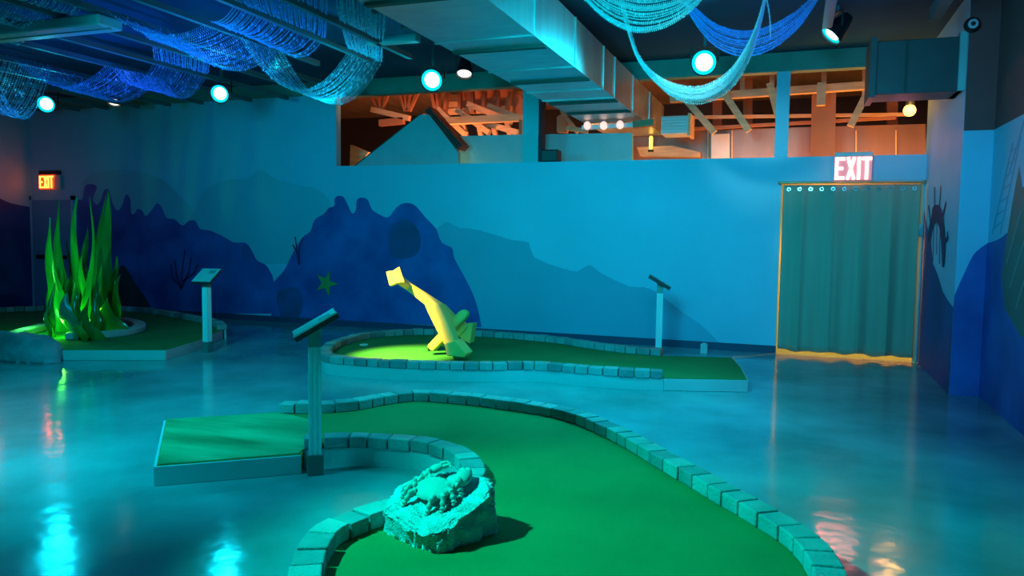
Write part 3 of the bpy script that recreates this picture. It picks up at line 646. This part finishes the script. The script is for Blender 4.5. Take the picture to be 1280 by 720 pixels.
def ribbon_curb(path, w, z0, z1, name, m, parent):
    fine = spline([Vector((*p, 0)) for p in path], 8); L, R_ = offset(fine, w / 2), offset(fine, -w / 2); mb = MB()
    for a, b in zip(L, R_): mb.v += [Vector((a.x, a.y, z0)), Vector((a.x, a.y, z1)), Vector((b.x, b.y, z1)), Vector((b.x, b.y, z0))]
    for k in range(len(fine) - 1):
        for j in range(4): mb.f.append((4 * k + j, 4 * k + (j + 1) % 4, 4 * k + 4 + (j + 1) % 4, 4 * k + 4 + j))
    n = len(mb.v); mb.f += [(3, 2, 1, 0), (n - 4, n - 3, n - 2, n - 1)]
    return mb.build(name, m, parent, bevel=.02)
ribbon_curb(CN, .16, TURF, .215, 'inner_curb', M['fascia'], HC); ribbon_curb(CM, .16, TURF, .215, 'inner_curb', M['fascia'], HC)

# ------------------------------------------------------------------ boulder and crab rock
def lump(name, loc, R, seed, m, label, cat, rough=.05, flat=None, sub=5, turn=0.0, ex=.75):
    import bmesh
    bm = bmesh.new(); bmesh.ops.create_icosphere(bm, subdivisions=sub, radius=1.0)
    o_ = Vector((seed * 3.1, seed * 1.7, seed * .9)); ct, st_ = math.cos(turn), math.sin(turn)
    for v in bm.verts:
        n = v.co.normalized(); a = Vector((n.x * ct + n.y * st_, -n.x * st_ + n.y * ct, n.z))
        a = Vector([math.copysign(abs(c) ** ex, c) for c in a]); q = Vector((a.x * ct - a.y * st_, a.x * st_ + a.y * ct, a.z))
        d = 1 + .16 * noise.noise(n * 1.3 + o_) + .09 * noise.noise(n * 3.1 + o_) + rough * noise.fractal(n * 7 + o_, 1.0, 2.0, 4)
        q = Vector((q.x * R[0] * d, q.y * R[1] * d, q.z * R[2] * d))
        if flat: q = flat(q)
        v.co = q
    zmin = 0.0
    for v in bm.verts: v.co.z = max(v.co.z, zmin)
    bmesh.ops.remove_doubles(bm, verts=bm.verts, dist=.0005); bmesh.ops.recalc_face_normals(bm, faces=bm.faces)
    me = bpy.data.meshes.new(name); bm.to_mesh(me); bm.free(); me.materials.append(m)
    me.polygons.foreach_set('use_smooth', [True] * len(me.polygons))
    o = bpy.data.objects.new(name, me); COL.objects.link(o); o.location = loc
    return tag(o, label, cat)
lump('boulder', (-8.72, 6.60, 0), (.58, .22, .33), 3, M['boulder'], 'low blue grey boulder on the floor in front of the left seaweed', 'rock', rough=.025)
RK = Vector((-1.595, 3.37, TURF - .012))
def cut(q):                                  # slanted worn top with a rounded shoulder
    top = .185 + .36 * q.y + .08 * q.x + .012 * noise.noise(q * 9); k = .05
    h = max(0.0, min(1.0, .5 + .5 * (top - q.z) / k)); q.z = top * (1 - h) + q.z * h - k * h * (1 - h); return q
from mathutils import Euler
lump('rock', RK, (.245, .22, .36), 11, M['rock'], 'rough pale rock carrying the crab on the nearest turf', 'rock', rough=.085, flat=cut, sub=6, turn=math.radians(62), ex=.62)
def rock_top(x, y): return RK.z + .185 + .36 * y + .08 * x
nrm = Vector((-.08, -.36, 1)).normalized()
cc = Vector((RK.x - .035, RK.y + .0, 0)); cc.z = rock_top(-.035, .0) + .034
# crab lies in the plane of the rock top
ux = Vector((1, 0, .08)).normalized(); uy = nrm.cross(ux).normalized()
ang = math.radians(-20); fx = ux * math.cos(ang) + uy * math.sin(ang); fy = -ux * math.sin(ang) + uy * math.cos(ang)
CM_ = Matrix(((fx.x, fy.x, nrm.x, cc.x), (fx.y, fy.y, nrm.y, cc.y), (fx.z, fy.z, nrm.z, cc.z), (0, 0, 0, 1)))
cr = root('crab_sculpture', 'sculpted crab spread out on top of the rough rock', 'crab', tuple(cc))
mb = MB(); nu, nv = 28, 10
for i in range(nv + 1):
    t = PI * i / nv
    for j in range(nu):
        a = 2 * PI * j / nu; rad = max(.02, math.sin(t)); sx = .108 * (1 + .03 * math.cos(6 * a)) ; sy = .086
        mb.v.append(CM_ @ Vector((rad * sx * math.cos(a), rad * sy * math.sin(a), -.030 * math.cos(t) if t > PI / 2 else -.012 * math.cos(t))))
for i in range(nv):
    for j in range(nu): mb.f.append((i * nu + j, i * nu + (j + 1) % nu, (i + 1) * nu + (j + 1) % nu, (i + 1) * nu + j))
mb.f += [tuple(range(nu))[::-1], tuple(nv * nu + j for j in range(nu))]
mb.build('carapace', M['crab'], cr, smooth=True)
def limb(pts, r0, r1, ribs):
    P = spline([CM_ @ Vector(p) for p in pts], 9); n = len(P)
    return MB().tube(P, [(r0 + (r1 - r0) * k / (n - 1)) * (1 + .22 * math.sin(ribs * 2 * PI * k / (n - 1))) * (1 if k < n - 3 else (n - k) / 4) for k in range(n)], 10)
for s in (-1, 1):
    for k, (a0, ln) in enumerate([(.045, .07), (.015, .075), (-.018, .075), (-.048, .07)]):
        ang_ = math.radians([25, -8, -38, -68][k]); dx, dy = math.cos(ang_) * s, math.sin(ang_)
        b = (s * .080 * (1 if k < 3 else .7), a0, .0)
        m_ = (b[0] + dx * ln * .5, b[1] + dy * ln * .5, .016); e = (b[0] + dx * ln * .9 + 0, b[1] + dy * ln * .9 - .02, -.016)
        limb([b, m_, e, (e[0] + dx * .004, e[1] - .022, -.034)], .0175, .011, 6).build('leg', M['crab'], cr, smooth=True)
for s, sc in ((-1, .8), (1, 1.25)):
    aw_ = limb([(s * .055, .045, .0), (s * .10, .075, .018), (s * .105, .10, .016)], .018 * sc, .02 * sc, 2).build('claw_arm', M['crab'], cr, smooth=True)
    c_ = CM_ @ Vector((s * .095, .125, .012)); q = CM_.to_3x3().to_4x4()
    pm = MB().ball(c_, .036 * sc, .048 * sc, .024 * sc, 16, 10, q @ Matrix.Rotation(s * .5, 4, 'Z')); cl_ = pm.build('claw', M['crab'], cr, smooth=True)
    limb([(s * .07, .15, .012), (s * .045, .175, .012), (s * .025, .165, .008)], .014 * sc, .006, 1).build('pincer', M['crab'], cl_, smooth=True)
    limb([(s * .10, .16, .012), (s * .075, .19, .012), (s * .045, .188, .008)], .012 * sc, .006, 1).build('pincer', M['crab'], cl_, smooth=True)
for s in (-1, 1): MB().ball(CM_ @ Vector((s * .02, .07, .012)), .007, .007, .009).build('eye', M['crab'], cr, smooth=True)

# ------------------------------------------------------------------ anchor
an = root('anchor', 'yellow lit anchor leaning on the middle golf turf', 'anchor', (-3.85, 8.2, TURF))
def plate(path, widths, thick, name, bevel=.02, m='anchor', depth=None):
    """tapered square-section bar through points"""
    P = [Vector(p) for p in path]; mb = MB()
    for i, p in enumerate(P):
        t = (P[min(i + 1, len(P) - 1)] - P[max(i - 1, 0)]).normalized(); a = Vector((0, 1, 0)); a = (a - t * t.dot(a)).normalized(); b = t.cross(a)
        w, h = widths[i] / 2, (depth[i] if depth else thick) / 2
        mb.v += [p + b * w + a * h, p - b * w + a * h, p - b * w - a * h, p + b * w - a * h]
    for i in range(len(P) - 1):
        for j in range(4): mb.f.append((4 * i + j, 4 * i + (j + 1) % 4, 4 * i + 4 + (j + 1) % 4, 4 * i + 4 + j))
    n = len(mb.v); mb.f += [(3, 2, 1, 0), (n - 4, n - 3, n - 2, n - 1)]
    return mb.build(name, M[m], an, bevel=bevel)
A = lambda x, y, Y=8.1: yp(x, y, Y)
plate([A(500, 350, 7.95), A(512, 359), A(536, 376), A(545, 385), A(557, 410), A(569, 436)], [.085, .085, .11, .17, .165, .14], .16, 'shank', depth=[.10, .10, .12, .17, .17, .15])
plate([A(486, 349, 7.85), A(494, 347, 7.88), A(503, 344, 7.92)], [.17, .15, .19], .2, 'shank_head', bevel=.008)
mbp = [A(538.5, 436, 8.28), A(560, 414, 8.30), A(579, 394, 8.32), A(584.5, 389, 8.33)]
plate(mbp, [.10, .11, .12, .08], .13, 'stock', bevel=.03)
plate([A(551, 384, 8.35), A(566, 401, 8.4), A(580, 413, 8.45)], [.10, .12, .16], .12, 'arm', bevel=.01)
plate([A(572, 412, 8.5), A(583, 414, 8.5), A(592, 416, 8.5)], [.06, .20, .25], .14, 'fluke', bevel=.006)
plate([A(561, 436, 8.02), A(572, 434, 8.02), A(586, 443, 8.02)], [.14, .19, .05], .2, 'fluke', bevel=.012)

# ------------------------------------------------------------------ seaweed
kp = root('seaweed_sculpture', 'cluster of tall glowing green seaweed blades in a curved planter', 'seaweed', (-9.35, 7.85, TURF))
blades = [  # base px, tip px, tip y, depth, width px at base, material
    (70, 64, 272, 7.9, 13, 'kelp'), (80, 74, 250, 8.3, 12, 'kelp'), (92, 97, 246, 8.2, 15, 'kelp'), (110, 113, 246, 7.8, 13, 'kelp'), (126, 133, 238, 8.4, 18, 'kelpd'),
    (118, 129, 245, 8.6, 10, 'kelpd'), (142, 150.5, 343, 8.2, 13, 'kelp'), (98, 89, 349, 7.6, 12, 'kelpd'), (122, 117, 343, 7.7, 8, 'kelpd'), (66, 65, 352, 7.5, 9, 'kelpd'),
    (62, 60, 384, 7.4, 8, 'kelp'), (92, 82, 366, 7.45, 26, 'kelp2'), (108, 104, 320, 8.0, 18, 'kelp'), (134, 137, 372, 7.9, 20, 'kelpd'), (84, 86, 300, 8.5, 18, 'kelp'), (105, 100, 400, 7.4, 14, 'kelp'), (74, 78, 320, 8.0, 15, 'kelpd'), (88, 92, 305, 8.3, 14, 'kelpd'), (116, 120, 300, 8.1, 15, 'kelpd'), (128, 126, 330, 7.9, 14, 'kelp'), (68, 70, 335, 8.2, 13, 'kelp'), (140, 143, 320, 8.4, 12, 'kelpd'), (100, 106, 285, 8.4, 15, 'kelp'), (112, 108, 372, 7.5, 14, 'kelpd')]
for k, (bx, tx, ty, Y_, wpx, mn) in enumerate(blades):
    b0 = yp(bx, 415, Y_); b0.z = TURF - .01; t0 = yp(tx, ty, Y_); W_ = wpx * (Y_ * 1.45) / 960
    n = 16; mb = MB(); ph_ = random.uniform(0, 6)
    for i in range(n + 1):
        u = i / n; p = b0.lerp(t0, u); amp = .035 * (1 - u) ** .5
        p.x += amp * math.sin(ph_ + u * 7); p.y += .05 * math.sin(ph_ * 1.7 + u * 5)
        w = W_ / 2 * 1.8 * ((1 - u) ** 1.0) * (1 + .14 * math.sin(u * 9 + ph_)) * (.75 + .5 * min(1, u * 4) * (1 - .4 * u)) + .004; th = .035 * (1 - u) + .004
        tw = .5 * math.sin(ph_ + u * 3); cx, sx_ = math.cos(tw), math.sin(tw)
        for lx, ly in [(-w, 0), (-w * .35, -th), (w * .35, -th), (w, 0), (w * .35, th), (-w * .35, th)]:
            mb.v.append(p + Vector((lx * cx - ly * sx_, lx * sx_ + ly * cx, 0)))
    for i in range(n):
        for j in range(6): mb.f.append((6 * i + j, 6 * i + (j + 1) % 6, 6 * i + 6 + (j + 1) % 6, 6 * i + 6 + j))
    mb.f += [(5, 4, 3, 2, 1, 0), tuple(6 * n + j for j in range(6))]
    o = mb.build('blade', M[mn], kp, smooth=True)

# ------------------------------------------------------------------ sign posts
def sign_post(loc, label, rise_deg, H, rz=0, edge='board'):
    r_ = root('sign_post', label, 'sign', loc, math.radians(rz))
    T = lambda x, y, z: Vector((x, y, z))
    s = .040
    mb = MB()                                   # fluted square vinyl post
    prof = []
    for q in range(4):
        a = q * PI / 2; c_, s_ = math.cos(a), math.sin(a)
        for (u, v) in [(-s, -s), (-s * .62, -s), (-s * .5, -s * .86), (-s * .28, -s * .86), (-s * .16, -s), (s * .16, -s), (s * .28, -s * .86), (s * .5, -s * .86), (s * .62, -s)]:
            prof.append((u * c_ - v * s_, u * s_ + v * c_))
    zt = H - .155; n = len(prof)
    mb.v = [T(x, y, z) for z in (.12, zt) for x, y in prof]
    mb.f = [(j, (j + 1) % n, n + (j + 1) % n, n + j) for j in range(n)] + [tuple(range(n))[::-1], tuple(n + j for j in range(n))]
    mb.build('post', M['vinyl'], r_, world=False)
    e = s + .012
    MB().box(-e, e, -e, e, 0, .135).build('base_sleeve', M['sleeve'], r_, world=False, bevel=.004)
    # tilted board; rise is the direction in which it climbs
    rise = math.radians(rise_deg)
    tilt = math.radians(30)
    m = Matrix.Translation((0, 0, H)) @ Matrix.Rotation(rise, 4, 'Z') @ Matrix.Rotation(-tilt, 4, 'Y')
    MB().boxm(m @ Matrix.Translation((0, 0, -.020)), .31, .25, .036).build('board_back', M['boardd'], r_, world=False, bevel=.003)
    fb = MB().boxm(m @ Matrix.Translation((0, 0, .003)), .30, .24, .010).build('board_face', M['board'], r_, world=False, bevel=.002)
    MB().boxm(m @ Matrix.Translation((.07, -.05, .0085)), .08, .09, .001).build('print_panel', M['print_'], fb, world=False)
    for s_ in (-1, 1): MB().boxm(m @ Matrix.Translation((0, s_ * .122, .002)), .31, .008, .012).build('board_edge', M[edge], r_, world=False)
    # wedge-topped block under the board
    w = s * 1.0; a = math.tan(tilt); v = []
    for x in (-w, w):
        for y in (-w, w):
            v.append(T(x, y, zt)); v.append(T(x, y, H - .040 + x * a))
    mb = MB().add([Matrix.Rotation(rise, 4, 'Z') @ p for p in v], [(0, 1, 3, 2), (4, 6, 7, 5), (0, 4, 5, 1), (2, 3, 7, 6), (0, 2, 6, 4), (1, 5, 7, 3)])
    mb.build('top_block', M['block'], r_, world=False)
    return r_
sign_post((-2.905, 4.225, 0), 'nearest white sign post with its tilted board seen edge on', 0, 1.0, 37, 'vinyl')
sign_post((-7.12, 7.97, 0), 'sign post by the left seaweed hole showing its teal board face', 100, 1.0, 0)
sign_post((-1.60, 10.0, 0), 'sign post in front of the back wall with a thin dark board', 180, 1.0, 9, 'boardd')
pg = gp(880, 441); MB().boxm(Matrix.Translation((pg.x, pg.y, .06)), .09, .09, .12).boxm(Matrix.Translation((pg.x, pg.y, .127)), .05, .05, .02).build('floor_outlet', M['fascia'], origin=(pg.x, pg.y, 0), label='small grey outlet post on the floor by the back wall', cat='outlet')

# ------------------------------------------------------------------ exit signs
def bars_text(mb, m, h, w, gap, t, dep):
    """EXIT from bars in the local XZ plane"""
    def seg(a, b): mb.bar(m @ Vector((a[0], 0, a[1])), m @ Vector((b[0], 0, b[1])), t if False else dep, t, up=(m.to_3x3() @ Vector((0, 0, 1))) if abs(a[1] - b[1]) < 1e-6 else (m.to_3x3() @ Vector((1, 0, 0))))
    x = -(3 * w + t + 3 * gap) / 2; hh = h / 2
    seg((x + t / 2, -hh), (x + t / 2, hh))
    for z, l in ((hh - t / 2, w), (0, w * .85), (-hh + t / 2, w)): seg((x, z), (x + l, z))
    x += w + gap; seg((x + t / 2, -hh), (x + w - t / 2, hh)); seg((x + t / 2, hh), (x + w - t / 2, -hh))
    x += w + gap; seg((x + t / 2, -hh), (x + t / 2, hh))
    x += t + gap; seg((x, hh - t / 2), (x + w, hh - t / 2)); seg((x + w / 2, -hh), (x + w / 2, hh))
e1 = root('exit_sign', 'glowing white EXIT sign above the curtained doorway', 'exit sign', tuple(yp(1066, 212, YW)))
c = yp(1066.5, 210.5, YW - .08)
MB().box(c.x - .225, c.x + .225, YW - .075, YW - .045, c.z - .155, c.z + .15).build('panel', M['exitp'], e1, bevel=.005)
MB().box(c.x - .225, c.x + .225, YW - .09, YW, c.z + .15, c.z + .21).build('housing', M['plastic'], e1, bevel=.005)
mb = MB(); bars_text(mb, Matrix.Translation((c.x, YW - .083, c.z)), .285, .115, .018, .037, .012); mb.build('lettering', M['exit_r'], e1)
e2 = root('exit_sign', 'glowing orange EXIT sign above the far left door', 'exit sign', tuple(yp(57, 228, YW)))
c = yp(58, 227.5, YW - .08)
MB().box(c.x - .20, c.x + .20, YW - .07, YW - .03, c.z - .145, c.z + .145).build('panel', M['exitpl'], e2, bevel=.005)
MB().box(c.x + .20, c.x + .34, YW - .07, YW - .03, c.z - .13, c.z + .12).build('end_plate', M['plastic'], e2)
MB().box(c.x - .20, c.x + .30, YW - .08, YW, c.z + .145, c.z + .22).build('housing', M['black'], e2)
mb = MB(); bars_text(mb, Matrix.Translation((c.x, YW - .083, c.z)), .235, .098, .014, .030, .012); mb.build('lettering', M['exit_l'], e2)
e2o, e1o = c, yp(1066.5, 210.5, YW - .08)

# ------------------------------------------------------------------ curtain
cu = root('curtain', 'grey green grommet curtain closing the doorway under the exit sign', 'curtain', (.68, YW - .08, 0))
def fold(t, u): return .075 * abs(math.sin(PI * (4.6 * t + .25 + .05 * math.sin(9 * t)))) ** .7 - .03 + .008 * math.sin(t * 2 * PI * 10.3 + 1.9 + u * .6) + .008 * math.sin(t * 2 * PI * 2.3 + u * 1.3)
mb = MB(); nx, nz = 200, 24; x0, x1 = DX0 + .02, 1.495
zt, zb = 2.285, .055
for i in range(nz + 1):
    u = i / nz; z = zt + (zb - zt) * u
    for j in range(nx + 1):
        t = j / nx; x = x0 + (x1 - x0) * t
        folds = fold(t, u)
        dz = .012 * math.sin(t * 2 * PI * 5 + 1) * u + .008 * math.sin(t * 23) * u
        mb.v.append(Vector((x, YW - .075 + folds * (.55 + .45 * u), z + dz)))
for i in range(nz):
    for j in range(nx): mb.f.append((i * (nx + 1) + j, i * (nx + 1) + j + 1, (i + 1) * (nx + 1) + j + 1, (i + 1) * (nx + 1) + j))
o = mb.build('cloth', M['curtain'], cu, smooth=True); sm = o.modifiers.new('thickness', 'SOLIDIFY'); sm.thickness = .004
for k in range(12):
    t = (k + .5) / 12; x = x0 + (x1 - x0) * t
    y = YW - .075 + fold(t, 0) * .55
    MB().lathe([(.014, -.006), (.026, -.006), (.026, .006), (.014, .006), (.014, -.006)], 14, Matrix.Translation((x, y - .008, zt - .055)) @ Matrix.Rotation(PI / 2, 4, 'X'), cap=False).build('grommet', M['chrome'], cu, smooth=True)
rd = root('curtain_rod', 'thin brass rod along the top of the doorway', 'rod', (.68, YW - .08, 2.31))
MB().tube([(DX0 - .03, YW - .05, 2.318), (1.53, YW - .05, 2.312)], .016, 10).build('rod', M['brass'], rd, smooth=True)
for x in (DX0 - .03, 1.53): MB().ball((x, YW - .05, 2.315), .024, .024, .024, 10, 8).build('finial', M['brass'], rd, smooth=True)
jm = MB().box(DX0 - .012, DX0 + .004, YW - .012, YW + .15, 0, DZ).box(DX1 - .02, DX1 + .02, YW - .012, YW + .15, 0, DZ).build('door_2', M['amberwall'], **ST)
MB().box(1.49, 1.55, YW - .04, YW - .012, 1.62, 1.78).build('latch_plate', M['chrome'], jm)

# security camera
sc_ = root('security_camera', 'small dome security camera high on the dark grey right wall', 'camera', (XP + .12, PY, 3.5))
c = yp(1215, 31.5, PY - .02)
MB().lathe([(.075, 0), (.075, .02), (.05, .05), (.02, .06)], 18, Matrix.Translation(c) @ Matrix.Rotation(PI / 2, 4, 'X')).build('housing', M['black'], sc_, smooth=True)
MB().lathe([(.022, .05), (.045, .048), (.046, .062), (.022, .064)], 18, Matrix.Translation(c) @ Matrix.Rotation(PI / 2, 4, 'X'), cap=False).build('ring', M['plastic'], sc_, smooth=True)

# ------------------------------------------------------------------ lights
w = bpy.data.worlds.new('world'); scene.world = w; w.use_nodes = True
w.node_tree.nodes['Background'].inputs[0].default_value = (0, .012, .02, 1); w.node_tree.nodes['Background'].inputs[1].default_value = .3
# wall wash lamps hung along the room's ceiling behind the viewer's frame
spot('wash_lamp', (-9.2, 4.6, 3.0), (-10.0, YW, 1.7), 170, (0, .52, 1), 90, 1, .4)
spot('wash_lamp', (-5.6, 4.2, 3.0), (-5.8, YW, 1.8), 420, (0, .78, .98), 80, 1, .4)
spot('wash_lamp', (-1.7, 4.0, 3.0), (-1.9, YW, 1.9), 1000, (0, .74, 1), 75, 1, .8)
spot('wash_lamp', (0.2, 3.6, 3.1), (1.2, 9.5, 1.6), 300, (.09, .58, 1), 80, 1, .3)
spot('wash_lamp', (-1.2, 3.6, 3.4), (1.83, 7.8, 1.2), 220, (.03, .62, 1), 80, 1, .3)
# key flood on the near hole, added ambient fills over the floor
spot('key_fill_flood', (-3.9, 2.4, 3.5), (-.95, 3.6, 0.1), 1500, GC, 50, 1, .06)
spot('key_fill_flood', (-4.8, 2.2, 3.5), (-5.4, 4.3, 0.0), 980, (0, .85, 1), 90, 1, .4)  # added soft fill for ambient light on the left floor
spot('key_fill_flood', (-1.6, 6.5, 3.2), (-1.9, 6.7, 0.0), 420, (0, .8, 1), 100, 1, .4)  # added soft fill for ambient light mid floor
# anchor spot, seaweed lights; added unseen fills for garland, beads and walls
spot('anchor_spot', (-4.7, 5.5, 3.6), (-4.33, 8.12, .13), 8500, (1, .72, .08), 19, .9, .05)
spot('garland_fill', (-1.2, 4.5, 3.1), yp(868, 106, 7.1), 300, (.40, 1, 1), 17, 1, .06)  # unseen spot added to whiten the garland from the front
point('seaweed_light', (-9.15, 7.5, .35), 8, (.10, 1, .04), .05)
point('seaweed_light', (-9.75, 7.5, .35), 6, (.06, 1, .10), .05)
spot('seaweed_spot', (-8.9, 6.3, .6), (-9.3, 7.9, 1.3), 34, (.06, 1, .10), 50, .8, .05)
for p, e in [((-5.6, 6.6, 2.9), 50), ((-8.1, 7.6, 2.8), 60), ((-6.9, 6.6, 2.9), 30), ((-10.0, 7.2, 2.7), 22), ((.2, 7.2, 2.9), 22)]:
    spot('blue_bead_fill', p, Vector(p) + Vector((0, .1, 1)), e, BL, 130, .5, .12)  # unseen upward fills added below the swags to turn them blue
for p, e, c_ in [((-5.1, 8.0, 2.75), 42, (0, .72, 1)), ((-1.3, 7.5, 2.8), 36, (0, 1, .95)), ((-10.2, 6.6, 2.7), 16, (0, .7, 1))]:
    spot('cyan_bead_fill', p, Vector(p) + Vector((-.15, .05, 1)), e, c_, 90, .7, .1)  # unseen upward fills added below the swags to brighten them
point('red_wall_fill', (-13.85, 9.9, 2.45), 3, (1, .06, .10), .08)  # unseen red point added by the left wall to tint it pink
point('red_wall_fill', (1.20, YW - .5, 2.78), 2.0, (1, .25, .35), .1)  # added away from the sign to tint the right wall pinkish
# warm zone beyond
point('warm_point', (-5.9, 12.4, 2.45), 190, (1, .27, .09), .15)
point('warm_point', (-1.6, 11.75, 2.2), 16, (1, .38, .12), .15)  # this and the next two points added low to brighten timber faces
point('warm_point', (.5, 11.9, 2.45), 16, (1, .42, .12), .15)
point('warm_point', (-5.2, 11.9, 2.2), 14, (1, .32, .10), .15)
point('warm_point', (-3.3, 13.0, 2.45), 40, (1, .35, .12), .15)
point('warm_point', (-.6, 13.0, 2.3), 90, (1, .32, .08), .15)
c = yp(1137, 138, 12.4); point('amber_point', c + Vector((0, -.14, 0)), 10, (1, .50, .10), .08)
point('amber_point', (1.1, 13.0, 2.3), 65, (1, .40, .07), .1)  # extra unseen fill added low behind the partition, away from the amber lamp
spot('passage_lamp', (.7, YW + 1.0, 2.2), (.7, YW + .5, 0), 330, (1, .50, .08), 140, .6, .1)

scene.view_settings.view_transform = 'Standard'; scene.view_settings.look = 'None'
scene.view_settings.gamma = 1; scene.view_settings.exposure = 0.0; scene.view_settings.use_curve_mapping = False
scene.cycles.use_denoising = True; scene.cycles.max_bounces = 5; scene.cycles.diffuse_bounces = 3; scene.cycles.glossy_bounces = 3
scene.cycles.caustics_reflective = False; scene.cycles.caustics_refractive = False; scene.cycles.sample_clamp_indirect = 6
